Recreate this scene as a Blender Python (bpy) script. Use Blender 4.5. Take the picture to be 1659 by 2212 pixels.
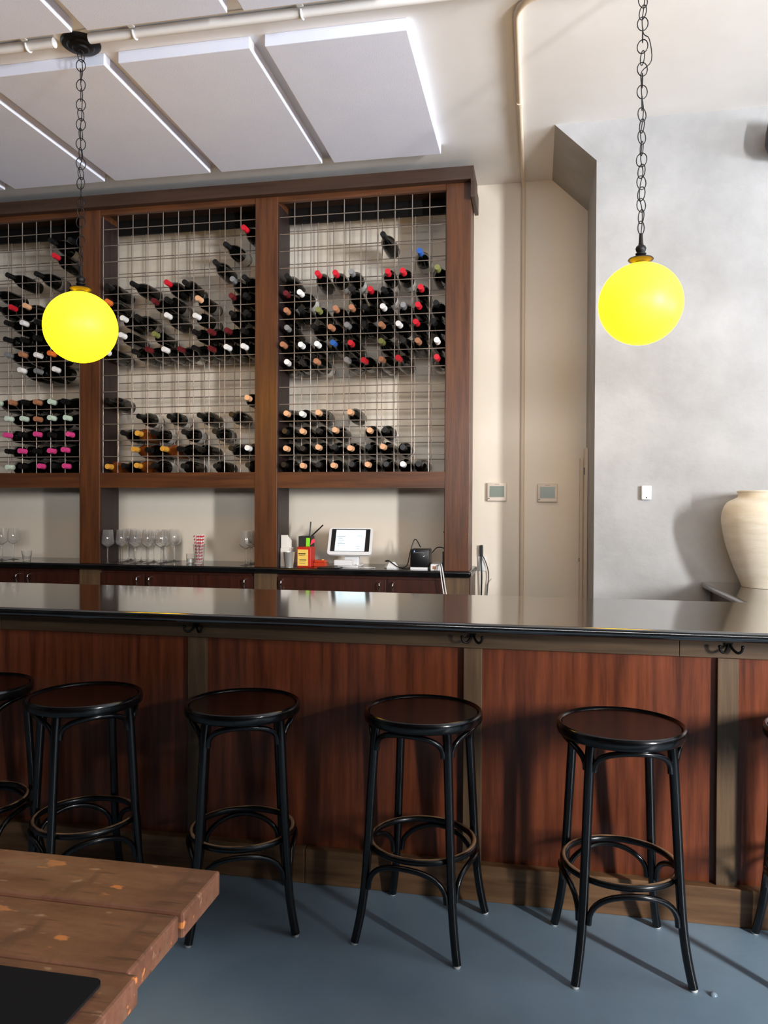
import bpy, bmesh, math, random
from mathutils import Vector, Matrix
random.seed(7)
for o in list(bpy.data.objects): bpy.data.objects.remove(o)
S = bpy.context.scene
COL = S.collection
PI = math.pi

# ------------------------------------------------------------------ camera
F, CX, CY, H = 1680.0, 829.5, 1106.0, 1.33
yaw = math.atan2(1160 - CX, F)
pitch = -math.atan2(CY - 1088.5, F)
roll = math.atan(.0047)
FW = Vector((-math.sin(yaw)*math.cos(pitch), math.cos(yaw)*math.cos(pitch), math.sin(pitch)))
_r = Vector((math.cos(yaw), math.sin(yaw), 0)); _u = _r.cross(FW)
RT = _r*math.cos(roll) + _u*math.sin(roll)
UP = -_r*math.sin(roll) + _u*math.cos(roll)
O = Vector((0, 0, H))
cd = bpy.data.cameras.new('camera'); cam = bpy.data.objects.new('camera', cd); COL.objects.link(cam)
cd.sensor_fit = 'VERTICAL'; cd.sensor_height = 24; cd.lens = F/2212*24
cd.clip_start = .02
M3 = Matrix((RT, UP, -FW)).transposed()
cam.matrix_world = Matrix.Translation(O) @ M3.to_4x4()
S.camera = cam

def at(x, y, **k):
    """photo pixel -> the point where its sight line meets one plane of the place"""
    d = FW + RT*((x-CX)/F) - UP*((y-CY)/F)
    ax = 'XYZ'.index(list(k)[0]); v = list(k.values())[0]
    return O + d*((v-O[ax])/d[ax])

# ------------------------------------------------------------------ light
W = bpy.data.worlds.new('world'); S.world = W; W.use_nodes = True
bg = W.node_tree.nodes['Background']; bg.inputs[0].default_value = (.75, .85, 1, 1); bg.inputs[1].default_value = 0.9
def area(name, loc, target, sx, sy, power, color):
    l = bpy.data.lights.new(name, 'AREA'); l.shape = 'RECTANGLE'; l.size = sx; l.size_y = sy
    l.energy = power; l.color = color
    o = bpy.data.objects.new(name, l); COL.objects.link(o); o.location = loc
    o.rotation_euler = (Vector(target)-Vector(loc)).to_track_quat('-Z', 'Y').to_euler()
    return o
area('window_daylight', (3.85, -.85, 1.9), (0, -.85, 1.9), .42, 1.3, 360, (.97, .98, 1))
area('ceiling_fill', (15, 1.5, -.02), (15, 1.5, 3), 12, 16, 14500, (.82, .90, 1))  # added area light imitating ground bounce, brightens the ceiling
area('front_fill', (1.0, -13, 4.2), (1.0, 0, 4.2), 18, 5.5, 4000, (.97, .97, .97))  # added frontal area light, fills the shadowed wall under the rack shelf
S.view_settings.view_transform = 'Standard'; S.view_settings.look = 'None'
S.view_settings.gamma = 1; S.view_settings.use_curve_mapping = False
S.view_settings.exposure = 0.68

# ------------------------------------------------------------------ materials
MATS = {}
def _new(name):
    m = bpy.data.materials.new(name); m.use_nodes = True; MATS[name] = m
    return m, m.node_tree.nodes, m.node_tree.links, m.node_tree.nodes['Principled BSDF']
def lin(r, g, b):
    f = lambda c: (c/12.92 if c <= .04045 else ((c+.055)/1.055)**2.4)
    return (f(r/255), f(g/255), f(b/255), 1)
def plain(name, rgb, rough=.5, metal=0, spec=.5, emit=None, es=0, coat=0):
    m, n, l, b = _new(name)
    b.inputs['Base Color'].default_value = lin(*rgb); b.inputs['Roughness'].default_value = rough
    b.inputs['Metallic'].default_value = metal; b.inputs['Specular IOR Level'].default_value = spec
    b.inputs['Coat Weight'].default_value = coat
    if emit: b.inputs['Emission Color'].default_value = lin(*emit); b.inputs['Emission Strength'].default_value = es
    return m
def mottled(name, a, c, scale=3, rough=.6, bump=0, bscale=30, stretch=(1, 1, 1), detail=6, lo=.35, hi=.65, spec=.5, coat=0, rvar=0):
    """two-tone noise surface with optional fine relief"""
    m, n, l, b = _new(name)
    tc = n.new('ShaderNodeTexCoord'); mp = n.new('ShaderNodeMapping'); mp.inputs['Scale'].default_value = stretch
    l.new(tc.outputs['Object'], mp.inputs['Vector'])
    t = n.new('ShaderNodeTexNoise'); t.inputs['Scale'].default_value = scale; t.inputs['Detail'].default_value = detail
    t.inputs['Roughness'].default_value = .6
    l.new(mp.outputs[0], t.inputs['Vector'])
    r = n.new('ShaderNodeValToRGB'); r.color_ramp.elements[0].position = lo; r.color_ramp.elements[1].position = hi
    r.color_ramp.elements[0].color = lin(*a); r.color_ramp.elements[1].color = lin(*c)
    l.new(t.outputs['Fac'], r.inputs['Fac']); l.new(r.outputs[0], b.inputs['Base Color'])
    b.inputs['Roughness'].default_value = rough; b.inputs['Specular IOR Level'].default_value = spec
    b.inputs['Coat Weight'].default_value = coat; b.inputs['Coat Roughness'].default_value = .15
    if rvar:
        mr = n.new('ShaderNodeMapRange'); mr.inputs['To Min'].default_value = rough-rvar; mr.inputs['To Max'].default_value = rough+rvar
        l.new(t.outputs['Fac'], mr.inputs['Value']); l.new(mr.outputs[0], b.inputs['Roughness'])
    if bump:
        t2 = n.new('ShaderNodeTexNoise'); t2.inputs['Scale'].default_value = bscale; t2.inputs['Detail'].default_value = 5
        l.new(mp.outputs[0], t2.inputs['Vector'])
        bp = n.new('ShaderNodeBump'); bp.inputs['Strength'].default_value = bump; bp.inputs['Distance'].default_value = .01
        l.new(t2.outputs['Fac'], bp.inputs['Height']); l.new(bp.outputs[0], b.inputs['Normal'])
    return m
GRAIN = {'x': (1, 14, 14), 'y': (14, 1, 14), 'z': (14, 14, 1)}
def wood(name, a, c, axis, rough=.35, scale=2.2, spec=.5, bump=.08, coat=0):
    return mottled(name, a, c, scale, rough, bump, 6, GRAIN[axis], 8, .32, .7, spec, coat)

for ax in 'xz':
    wood('walnut_'+ax, (68, 38, 20), (106, 62, 32), ax, .4)
    wood('bar_frame_'+ax, (78, 59, 41), (114, 89, 63), ax, .45)
wood('bar_panel', (78, 36, 20), (136, 70, 41), 'z', .33, 2.6)
wood('drawer_wood', (48, 22, 16), (74, 36, 24), 'z', .35)
wood('cornice_wood', (54, 37, 28), (74, 53, 40), 'x', .45)
wood('baseboard_wood', (92, 64, 42), (140, 104, 70), 'x', .45)
mottled('floor_paint', (124, 146, 162), (138, 160, 176), 2.2, .36, .05, 60, rvar=.06, spec=.5)
mottled('back_wall_paint', (232, 220, 202), (238, 228, 212), 1.4, .6, .06, 40)
mottled('plaster', (152, 151, 150), (178, 177, 177), 2.4, .62, .6, 7, detail=9, lo=.3, hi=.7)
mottled('dark_wall_paint', (44, 40, 38), (56, 51, 48), 2, .6)
mottled('ceiling_paint', (232, 227, 222), (240, 236, 232), 1.1, .6, .12, 12)
mottled('panel_fabric', (236, 238, 253), (240, 242, 255), 4, .75, .1, 180)
mottled('black_stone', (14, 14, 15), (26, 26, 26), 9, .12, 0, detail=10, spec=1, coat=1)
MATS['black_stone'].node_tree.nodes['Principled BSDF'].inputs['Coat IOR'].default_value = 1.8
MATS['black_stone'].node_tree.nodes['Principled BSDF'].inputs['Coat Roughness'].default_value = .09
mottled('counter_stone', (10, 10, 11), (22, 22, 23), 9, .12, 0, detail=10, spec=.6)
mottled('vase_clay', (226, 215, 194), (238, 230, 214), 5, .55, .15, 14, (1, 1, 5))
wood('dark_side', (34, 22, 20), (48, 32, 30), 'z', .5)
plain('recess_shade', (12, 9, 8), .7, spec=.2)  # shade below the rack top, put into the back rail's colour
plain('black_lacquer', (8, 8, 9), .2, 0, .6)
plain('seat_brown', (30, 14, 11), .25, 0, .5)
plain('iron_black', (22, 20, 20), .4, .3)
plain('iron_bronze', (16, 13, 12), .45, 0, .3)
plain('steel_wire', (158, 145, 134), .33, .6)
plain('chrome', (225, 225, 228), .1, 1)
plain('brushed_steel', (205, 200, 194), .3, .6)
plain('white_plastic', (232, 232, 232), .4)
plain('cream_plastic', (222, 208, 192), .45)
plain('trim_cream', (222, 204, 180), .55)
plain('black_plastic', (14, 14, 15), .35)
plain('dark_grey_plastic', (44, 40, 38), .5)
plain('rubber_white', (230, 228, 222), .5)
plain('bottle_dark', (5, 6, 5), .08, 0, .4)
plain('bottle_amber', (120, 62, 22), .08, 0, .6)
plain('label_white', (226, 222, 214), .6)
plain('label_grey', (120, 112, 104), .6)
plain('cap_red', (200, 28, 44), .35); plain('cap_darkred', (96, 22, 28), .4); plain('cap_black', (16, 15, 15), .35)
plain('cap_white', (236, 234, 232), .4); plain('cap_blue', (40, 92, 170), .35); plain('cap_tan', (172, 116, 84), .5)
plain('cap_olive', (120, 122, 66), .5); plain('cap_copper', (226, 172, 130), .4); plain('cap_amber', (216, 158, 60), .4)
plain('cap_pink', (224, 70, 140), .35); plain('cap_mint', (206, 226, 208), .4); plain('cap_orange', (232, 118, 50), .4)
plain('cap_silver', (170, 170, 172), .3, .6)
plain('red_plastic', (196, 40, 26), .4); plain('orange_red', (190, 62, 30), .35); plain('yellow_paper', (248, 206, 100), .6)
plain('print_black', (50, 40, 30), .6); plain('neon_green', (140, 232, 40), .5); plain('neon_pink', (250, 70, 100), .5)
plain('paper_white', (240, 234, 226), .7); plain('straw_red', (214, 60, 70), .5)
plain('wax_white', (240, 238, 234), .5)
plain('screen_glow', (20, 20, 20), .2, emit=(226, 244, 250), es=1.0)
plain('screen_print', (20, 20, 20), .3, emit=(110, 160, 185), es=.5)
plain('led_blue', (20, 20, 60), .3, emit=(90, 130, 255), es=3)
plain('lcd_green', (112, 122, 106), .3)
plain('drop_grey', (140, 158, 170), .1)
plain('black_cloth', (12, 12, 14), .9, spec=.2)
plain('copper_cable_white', (225, 222, 220), .5)
plain('window_frame_dark', (40, 36, 34), .5)
def globe_mat():
    m, n, l, b = _new('amber_globe')
    b.inputs['Base Color'].default_value = (.95, .62, .03, 1); b.inputs['Roughness'].default_value = .45
    b.inputs['Emission Color'].default_value = (1, .50, .002, 1); b.inputs['Emission Strength'].default_value = 8.0
    return m
globe_mat()
def glass_mat(name, tint):
    m, n, l, b = _new(name)
    b.inputs['Base Color'].default_value = tint; b.inputs['Roughness'].default_value = .02
    b.inputs['Transmission Weight'].default_value = .94; b.inputs['IOR'].default_value = 1.45
    return m
glass_mat('clear_glass', (1, 1, 1, 1))
def table_mat():
    m, n, l, b = _new('worn_plank')
    tc = n.new('ShaderNodeTexCoord'); mp = n.new('ShaderNodeMapping'); mp.inputs['Scale'].default_value = (1, 3, 3)
    l.new(tc.outputs['Object'], mp.inputs[0])
    t = n.new('ShaderNodeTexNoise'); t.inputs['Scale'].default_value = 7; t.inputs['Detail'].default_value = 9; t.inputs['Roughness'].default_value = .65
    l.new(mp.outputs[0], t.inputs[0])
    r = n.new('ShaderNodeValToRGB'); e = r.color_ramp.elements
    e[0].position = .3; e[0].color = lin(84, 50, 35); e[1].position = .72; e[1].color = lin(132, 88, 64)
    l.new(t.outputs['Fac'], r.inputs[0])
    prev = r.outputs[0]
    for sc, st, lo, hi, colr in ((13, (1, 2, 2), .65, .68, (190, 116, 60)), (30, (.8, 1.6, 1), .66, .74, (156, 122, 94)), (24, (.5, 4, 4), .62, .72, (70, 42, 29)), (6, (.8, 3, 2), .54, .72, (124, 98, 74)), (9, (2.5, .8, 1), .60, .70, (84, 54, 40))):
        m2 = n.new('ShaderNodeMapping'); m2.inputs['Scale'].default_value = st; m2.inputs['Location'].default_value = (sc*.37, sc*.11, 0); l.new(tc.outputs['Object'], m2.inputs[0])
        t2 = n.new('ShaderNodeTexNoise'); t2.inputs['Scale'].default_value = sc; t2.inputs['Detail'].default_value = 3
        l.new(m2.outputs[0], t2.inputs[0])
        r2 = n.new('ShaderNodeMapRange'); r2.inputs['From Min'].default_value = lo; r2.inputs['From Max'].default_value = hi
        l.new(t2.outputs['Fac'], r2.inputs[0])
        mx = n.new('ShaderNodeMix'); mx.data_type = 'RGBA'
        l.new(r2.outputs[0], mx.inputs['Factor']); l.new(prev, mx.inputs[6]); mx.inputs[7].default_value = lin(*colr); prev = mx.outputs[2]
    l.new(mx.outputs[2], b.inputs['Base Color']); b.inputs['Roughness'].default_value = .5
    bp = n.new('ShaderNodeBump'); bp.inputs['Strength'].default_value = .25; bp.inputs['Distance'].default_value = .004
    l.new(t.outputs['Fac'], bp.inputs['Height']); l.new(bp.outputs[0], b.inputs['Normal'])
table_mat()
def ring_mat():
    """black lacquer rubbed through to bare wood along the top of the footrest ring"""
    m, n, l, b = _new('worn_ring')
    tc = n.new('ShaderNodeTexCoord'); sp = n.new('ShaderNodeSeparateXYZ'); l.new(tc.outputs['Object'], sp.inputs[0])
    t = n.new('ShaderNodeTexNoise'); t.inputs['Scale'].default_value = 9; l.new(tc.outputs['Object'], t.inputs[0])
    ad = n.new('ShaderNodeMath'); ad.operation = 'MULTIPLY_ADD'; ad.inputs[1].default_value = .006
    l.new(t.outputs['Fac'], ad.inputs[0]); l.new(sp.outputs['Z'], ad.inputs[2])
    r = n.new('ShaderNodeMapRange'); r.inputs['From Min'].default_value = .2915; r.inputs['From Max'].default_value = .2930
    l.new(ad.outputs[0], r.inputs[0])
    mx = n.new('ShaderNodeMix'); mx.data_type = 'RGBA'; l.new(r.outputs[0], mx.inputs['Factor'])
    mx.inputs[6].default_value = lin(8, 8, 9); mx.inputs[7].default_value = lin(176, 138, 104)
    l.new(mx.outputs[2], b.inputs['Base Color']); b.inputs['Roughness'].default_value = .25
ring_mat()
def straw_mat():
    m, n, l, b = _new('striped_straw')
    tc = n.new('ShaderNodeTexCoord'); w = n.new('ShaderNodeTexWave'); w.bands_direction = 'Z'
    w.inputs['Scale'].default_value = 18; w.inputs['Distortion'].default_value = 0
    mp = n.new('ShaderNodeMapping'); mp.inputs['Rotation'].default_value = (0, .5, 0)
    l.new(tc.outputs['Object'], mp.inputs[0]); l.new(mp.outputs[0], w.inputs[0])
    r = n.new('ShaderNodeValToRGB'); r.color_ramp.interpolation = 'CONSTANT'
    r.color_ramp.elements[0].color = lin(216, 50, 64); r.color_ramp.elements[1].color = lin(245, 238, 236); r.color_ramp.elements[1].position = .5
    l.new(w.outputs['Fac'], r.inputs[0]); l.new(r.outputs[0], b.inputs['Base Color'])
straw_mat()

# ------------------------------------------------------------------ helpers
def origin(o):
    v = Vector((0, 0, 0))
    while o is not None: v = v + o.location; o = o.parent
    return v
def link(name, me, parent=None, mat=None):
    o = bpy.data.objects.new(name, me); COL.objects.link(o)
    if parent is not None: o.parent = parent
    if mat and me is not None and not me.materials: me.materials.append(MATS[mat])
    return o
def mesh(name, bm, mat, smooth=None):
    bmesh.ops.recalc_face_normals(bm, faces=bm.faces)
    me = bpy.data.meshes.new(name); bm.to_mesh(me); bm.free()
    me.materials.append(MATS[mat])
    if smooth is not None:
        for p in me.polygons: p.use_smooth = True
        me.set_sharp_from_angle(angle=math.radians(smooth))
    return me
def weighted(o):
    m = o.modifiers.new('weighted_normal', 'WEIGHTED_NORMAL'); m.keep_sharp = True; m.weight = 100
    return o
def obj(name, bm, mat, parent=None, smooth=None, local=False, loc=None):
    """one mesh object; world coordinates unless local"""
    off = Vector((0, 0, 0)) if local else origin(parent)
    if loc is not None: off = off + Vector(loc) if local else Vector(loc)
    if not local: bmesh.ops.translate(bm, verts=bm.verts, vec=-off)
    o = link(name, mesh(name, bm, mat, smooth), parent)
    if loc is not None: o.location = Vector(loc) - (Vector((0, 0, 0)) if local else origin(parent))
    return o
def thing(name, label, cat, loc=(0, 0, 0), rotz=0, group=None):
    o = bpy.data.objects.new(name, None); COL.objects.link(o); o.empty_display_size = .05
    o.location = loc; o.rotation_euler = (0, 0, rotz)
    return tag(o, label, cat, group)
def tag(o, label, cat, group=None):
    o['label'] = label; o['category'] = cat
    if group: o['group'] = group
    return o
def struct(o, label=None):
    o['kind'] = 'structure'
    if label: o['label'] = label
    return o
def dup(root, loc, rotz=None, label=None, group=None):
    r = root.copy(); COL.objects.link(r); r.location = loc
    if rotz is not None: r.rotation_euler = (0, 0, rotz)
    if label: r['label'] = label
    if group: r['group'] = group
    for ch in list(root.children):
        c = ch.copy(); COL.objects.link(c); c.parent = r
        for g in list(ch.children):
            d = g.copy(); COL.objects.link(d); d.parent = c
    return r
def B(): return bmesh.new()
def box(bm, x0, x1, y0, y1, z0, z1, bev=0, seg=2):
    v = bmesh.ops.create_cube(bm, size=1)['verts']
    bmesh.ops.scale(bm, verts=v, vec=(x1-x0, y1-y0, z1-z0)); bmesh.ops.translate(bm, verts=v, vec=((x0+x1)/2, (y0+y1)/2, (z0+z1)/2))
    if bev:
        e = list({e for q in v for e in q.link_edges})
        bmesh.ops.bevel(bm, geom=e, offset=bev, segments=seg, affect='EDGES', profile=.5)
    return bm
def bx(*a, **k): return box(B(), *a, **k)
def prism(bm, pts, z0, z1):
    a = [bm.verts.new((p[0], p[1], z0)) for p in pts]; b = [bm.verts.new((p[0], p[1], z1)) for p in pts]
    n = len(pts); bm.faces.new(a); bm.faces.new(b)
    for i in range(n): bm.faces.new((a[i], a[(i+1) % n], b[(i+1) % n], b[i]))
    return bm
def lathe(bm, prof, seg=24, c=(0, 0, 0), cap=True):
    rings = []
    for r, z in prof:
        if r < 1e-5: rings.append([bm.verts.new((c[0], c[1], c[2]+z))])
        else: rings.append([bm.verts.new((c[0]+r*math.cos(2*PI*i/seg), c[1]+r*math.sin(2*PI*i/seg), c[2]+z)) for i in range(seg)])
    for a, b in zip(rings, rings[1:]):
        for i in range(seg):
            j = (i+1) % seg
            q = [a[i] if len(a) > 1 else a[0], a[j] if len(a) > 1 else a[0], b[j] if len(b) > 1 else b[0], b[i] if len(b) > 1 else b[0]]
            q = list(dict.fromkeys(q))
            if len(q) > 2: bm.faces.new(q)
    if cap:
        for r in (rings[0], rings[-1]):
            if len(r) > 2: bm.faces.new(r)
    return bm
def tube(bm, pts, r, seg=8, closed=False, caps=True):
    """sweep a round section along points; r a number or one radius per point"""
    P = [Vector(p) for p in pts]; n = len(P); R = r if isinstance(r, (list, tuple)) else [r]*n
    T = []
    for i in range(n):
        a = P[(i-1) % n] if (closed or i > 0) else P[i]; b = P[(i+1) % n] if (closed or i < n-1) else P[i]
        T.append((b-a).normalized())
    up = Vector((0, 0, 1)) if abs(T[0].z) < .9 else Vector((1, 0, 0))
    N = (up - T[0]*up.dot(T[0])).normalized(); rings = []
    for i in range(n):
        N = (N - T[i]*N.dot(T[i])).normalized(); Bn = T[i].cross(N)
        rings.append([bm.verts.new(P[i] + (N*math.cos(2*PI*k/seg) + Bn*math.sin(2*PI*k/seg))*R[i]) for k in range(seg)])
    m = n if closed else n-1
    for i in range(m):
        a, b = rings[i], rings[(i+1) % n]
        for k in range(seg): bm.faces.new((a[k], a[(k+1) % seg], b[(k+1) % seg], b[k]))
    if caps and not closed: bm.faces.new(rings[0]); bm.faces.new(rings[-1])
    return bm
def smoothpath(pts, k=6):
    """Catmull-Rom through the points"""
    P = [Vector(p) for p in pts]; out = []
    for i in range(len(P)-1):
        p0, p1, p2, p3 = P[max(i-1, 0)], P[i], P[i+1], P[min(i+2, len(P)-1)]
        for j in range(k):
            t = j/k
            out.append(.5*((2*p1)+(p2-p0)*t+(2*p0-5*p1+4*p2-p3)*t*t+(3*p1-p0-3*p2+p3)*t**3))
    return out+[P[-1]]

# ------------------------------------------------------------------ the room
CEIL = 3.24; YB = 4.70; YP = 4.02
X0, X1, Y0 = -5.6, 3.9, -3.4
struct(obj('floor', bx(X0, X1, Y0, YB, -.1, 0), 'floor_paint'))
struct(obj('ceiling', bx(X0, X1, 1.4, YB+.1, CEIL, CEIL+.1), 'ceiling_paint'))
struct(obj('ceiling_front', bx(X0, X1, Y0, 1.4, CEIL-.02, CEIL+.1), 'dark_wall_paint'))  # unseen ceiling part, made dark to cut bounce onto the bar
struct(obj('wall_back', bx(X0, .3, YB, YB+.12, 0, CEIL), 'back_wall_paint'))
# plaster wall with a chamfered haunch at its left top corner
bm = B(); pr = [(.28, 0), (.28, 3.045), (.075, CEIL), (X1, CEIL), (X1, 0)]
a = [bm.verts.new((x, YP, z)) for x, z in pr]; b = [bm.verts.new((x, YB+.12, z)) for x, z in pr]
bm.faces.new(a); bm.faces.new(b)
for i in range(5): bm.faces.new((a[i], a[(i+1) % 5], b[(i+1) % 5], b[i]))
struct(obj('wall_plaster', bm, 'plaster'))
struct(obj('wall_left', bx(X0-.12, X0, Y0, YB, 0, CEIL), 'dark_wall_paint'))
bm = B()      # right wall with its window opening
for q in ((Y0, -1.1, 0, CEIL), (-.6, .3, 0, CEIL), (3.4, YP, 0, CEIL), (-1.1, -.6, 0, 1.2), (-1.1, -.6, 2.6, CEIL), (.3, 3.4, 0, 1.3), (.3, 3.4, 3.1, CEIL)): box(bm, X1, X1+.15, q[0], q[1], q[2], q[3])
struct(obj('wall_right', bm, 'dark_wall_paint'))
bm = B()
for q in ((-1.1, -1.07, 1.2, 2.6), (-.63, -.6, 1.2, 2.6), (-1.07, -.63, 1.2, 1.23), (-1.07, -.63, 2.57, 2.6)): box(bm, X1+.03, X1+.1, *q)
struct(obj('window_1', bm, 'window_frame_dark'))
bm = B()
for y in (.3, 1.3, 2.35, 3.36): box(bm, X1+.03, X1+.1, y, y+.04, 1.3, 3.1)
for z in (1.3, 3.06): box(bm, X1+.03, X1+.1, .34, 3.36, z, z+.04)
struct(obj('window_3', bm, 'window_frame_dark'))
struct(obj('fill_blocker', bx(-4.6, 2.2, -.75, -.65, 0, 1.65), 'dark_wall_paint'))   # added unseen screen, keeps the front fill off the bar front
bm = B()      # shopfront wall behind the viewer, glazed above a low sill
for q in ((X0, -1.2, 0, CEIL), (3.5, X1, 0, CEIL), (-1.2, 3.5, 0, .85), (-1.2, 3.5, 2.6, CEIL)): box(bm, q[0], q[1], Y0-.15, Y0, q[2], q[3])
struct(obj('wall_front', bm, 'dark_wall_paint'))
bm = B()
for x in (-1.2, .35, 1.9, 3.44): box(bm, x, x+.06, Y0-.1, Y0-.04, .85, 2.6)
for z in (.85, 2.54): box(bm, -1.14, 3.44, Y0-.1, Y0-.04, z, z+.06)
struct(obj('window_2', bm, 'window_frame_dark'))

struct(obj('key_blocker', bx(2.80, 2.90, -.35, -.03, 0, 2.0), 'dark_wall_paint'))   # added unseen screen, shades the lower left from the window light

# ceiling acoustic panels
def cpanel(x0, x1, y0, y1, label):
    o = obj('acoustic_panel', bx(x0, x1, y0, y1, CEIL-.05, CEIL, bev=.003), 'panel_fabric', loc=((x0+x1)/2, (y0+y1)/2, CEIL-.05))
    tag(o, label, 'ceiling panel', 'white acoustic panels on the ceiling')
nth = ['first', 'second', 'third', 'fourth', 'fifth', 'sixth', 'seventh', 'eighth', 'ninth', 'tenth', 'eleventh', 'twelfth']
for i in range(5):
    x1 = -.513 - .652*i
    where = 'rightmost' if i == 0 else nth[i]+' from the right'
    cpanel(x1-.588, x1, 3.03, 4.13, 'white ceiling panel above the wine rack, %s of the near-rack row' % where)
for i in range(3):
    x1 = -.513 - .652*i
    cpanel(x1-.588 + .0, x1, 1.68, 2.80, 'white ceiling panel behind the lamp conduit, %s at the top edge' % ('rightmost' if i == 0 else nth[i]+' from the right'))

# conduits
rc = .0125
bend = [(-.09+.13-.13*math.cos(t), 3.09-.13*math.sin(t), CEIL-rc-.002) for t in [k*PI/16 for k in range(9)]]
path = [(.278, 2.96, CEIL-rc-.002)] + bend[::-1] + [(-.093, 3.7, CEIL-rc-.002), (-.093, 4.63, CEIL-rc-.002)] + \
       [(-.09, YB-rc-.003-.035*(1-math.sin(t)), CEIL-rc-.002-.035*(1-math.cos(t))) for t in (.4, .8, 1.2, 1.57)] + [(-.088, YB-rc-.003, 2.0), (-.086, YB-rc-.003, .02)]
t = thing('conduit', 'cream painted metal conduit running across ceiling and down the back wall', 'pipe', (-.09, YB-.02, 0))
obj('pipe', tube(B(), path, rc, 10), 'trim_cream', t, 60)
for p in ((-.093, 3.75, CEIL-.016),): obj('coupling', tube(B(), [(p[0], p[1]-.02, p[2]), (p[0], p[1]+.02, p[2])], .016, 12), 'trim_cream', t, 40)
t = thing('conduit', 'cream ceiling conduit running between panels to the black lamp canopy', 'pipe', (-1.2, 2.9, CEIL-.02))
obj('pipe', tube(B(), [(-4.6, 2.895, CEIL-.02), (-1.96, 2.895, CEIL-.02)], .02, 10), 'ceiling_paint', t, 60)
obj('pipe', tube(B(), [(-1.80, 2.895, CEIL-.02), (.2, 2.895, CEIL-.02)], .02, 10), 'ceiling_paint', t, 60)
obj('cable', tube(B(), [(-4.6, 2.862, CEIL-.006), (-1.94, 2.862, CEIL-.006)], .005, 6), 'trim_cream', t, 60)
obj('cable', tube(B(), [(-1.82, 2.862, CEIL-.006), (.2, 2.862, CEIL-.006)], .005, 6), 'trim_cream', t, 60)
for x in (-2.08, -1.6, -.9, -.2):
    bm = B(); tube(bm, [(x, 2.895+.023*math.cos(a), CEIL-.02-.023*math.sin(a)) for a in [k*PI/8 for k in range(9)]], .004, 6)
    box(bm, x-.012, x+.012, 2.852, 2.872, CEIL-.014, CEIL-.001); obj('strap', bm, 'white_plastic', t)

# ------------------------------------------------------------------ wine rack
PF, PB = 4.30, 4.515
posts = [(-3.845, -3.71), (-2.741, -2.606), (-1.615, -1.479), (-.503, -.367)]
ZC, ZO = .96, 3.068
rack = thing('wine_rack', 'tall walnut wine rack with wire mesh bays standing on the back counter', 'wine rack', (-2.1, PF, ZC))
for i, (x0, x1) in enumerate(posts):
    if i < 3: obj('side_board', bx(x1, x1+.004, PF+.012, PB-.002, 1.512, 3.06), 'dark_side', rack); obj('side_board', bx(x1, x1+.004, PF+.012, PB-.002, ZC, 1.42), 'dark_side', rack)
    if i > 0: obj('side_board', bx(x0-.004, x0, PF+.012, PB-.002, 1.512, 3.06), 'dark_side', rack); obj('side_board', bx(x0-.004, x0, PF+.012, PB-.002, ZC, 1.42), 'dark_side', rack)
for x0, x1 in posts: obj('post', bx(x0, x1, PF, PB, ZC, 3.10, bev=.002), 'walnut_z', rack)
for (a, x0), (x1, b) in zip(posts, posts[1:]):
    obj('beam', bx(x0, x1, PF+.003, PF+.045, 1.42, 1.511), 'walnut_x', rack)
    obj('shelf', bx(x0, x1, PF+.045, PB, 1.472, 1.492), 'walnut_x', rack)
    obj('top_rail', bx(x0, x1, PF+.003, PF+.03, ZO, 3.10), 'walnut_x', rack)
    obj('back_rail', bx(x0, x1, PB-.02, PB, 3.01, 3.10), 'recess_shade', rack)
obj('cornice', bx(-3.9, -.35, PF-.045, PB+.02, 3.10, 3.172, bev=.002), 'cornice_wood', rack)
obj('cornice_trim', bx(-.365, -.343, PF-.05, PB+.02, 3.0, 3.10, bev=.002), 'cornice_wood', rack)
ZW = [1.512+.0984*k for k in range(16)]
vme = mesh('wire', tube(B(), [(0, 0, 1.511), (0, 0, ZO)], .003, 6), 'steel_wire', 60)
vme_b = mesh('wire', tube(B(), [(0, 0, 1.493), (0, 0, 3.05)], .003, 6), 'steel_wire', 60)
BAYS = []
for bi, ((a, x0), (x1, b)) in enumerate(zip(posts, posts[1:])):
    w = x1-x0; nm = ('left', 'middle', 'right')[bi]
    hme = mesh('wire', tube(B(), [(0, 0, 0), (w, 0, 0)], .003, 6), 'steel_wire', 60)
    xs0 = -1.4852 if bi == 2 else (-2.602 if bi == 1 else -3.7465+.0)
    xs = [xs0+.0984*k for k in range(11) if x0 < xs0+.0984*k < x1-.004]
    if bi == 0: xs = [-3.2536+.0986*k for k in range(-4, 6)]
    BAYS.append((x0, x1, xs))
    for yy, dz, dx, v, nm2 in ((PF+.032, 0, 0, vme, 'front'), (PB-.005, -.018, -.010, vme_b, 'rear')):
        for x in xs:
            x = max(x+dx, x0+.004)
            o = link('wire', v, rack); o.location = Vector((x, yy, 0)) - rack.location
        for z in ZW[1:] if dz == 0 else ZW:
            o = link('wire', hme, rack); o.location = Vector((x0, yy + (-.005 if dz == 0 else .005), z+dz)) - rack.location
            if dz and z == ZW[0]: o.location.z += .006

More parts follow.
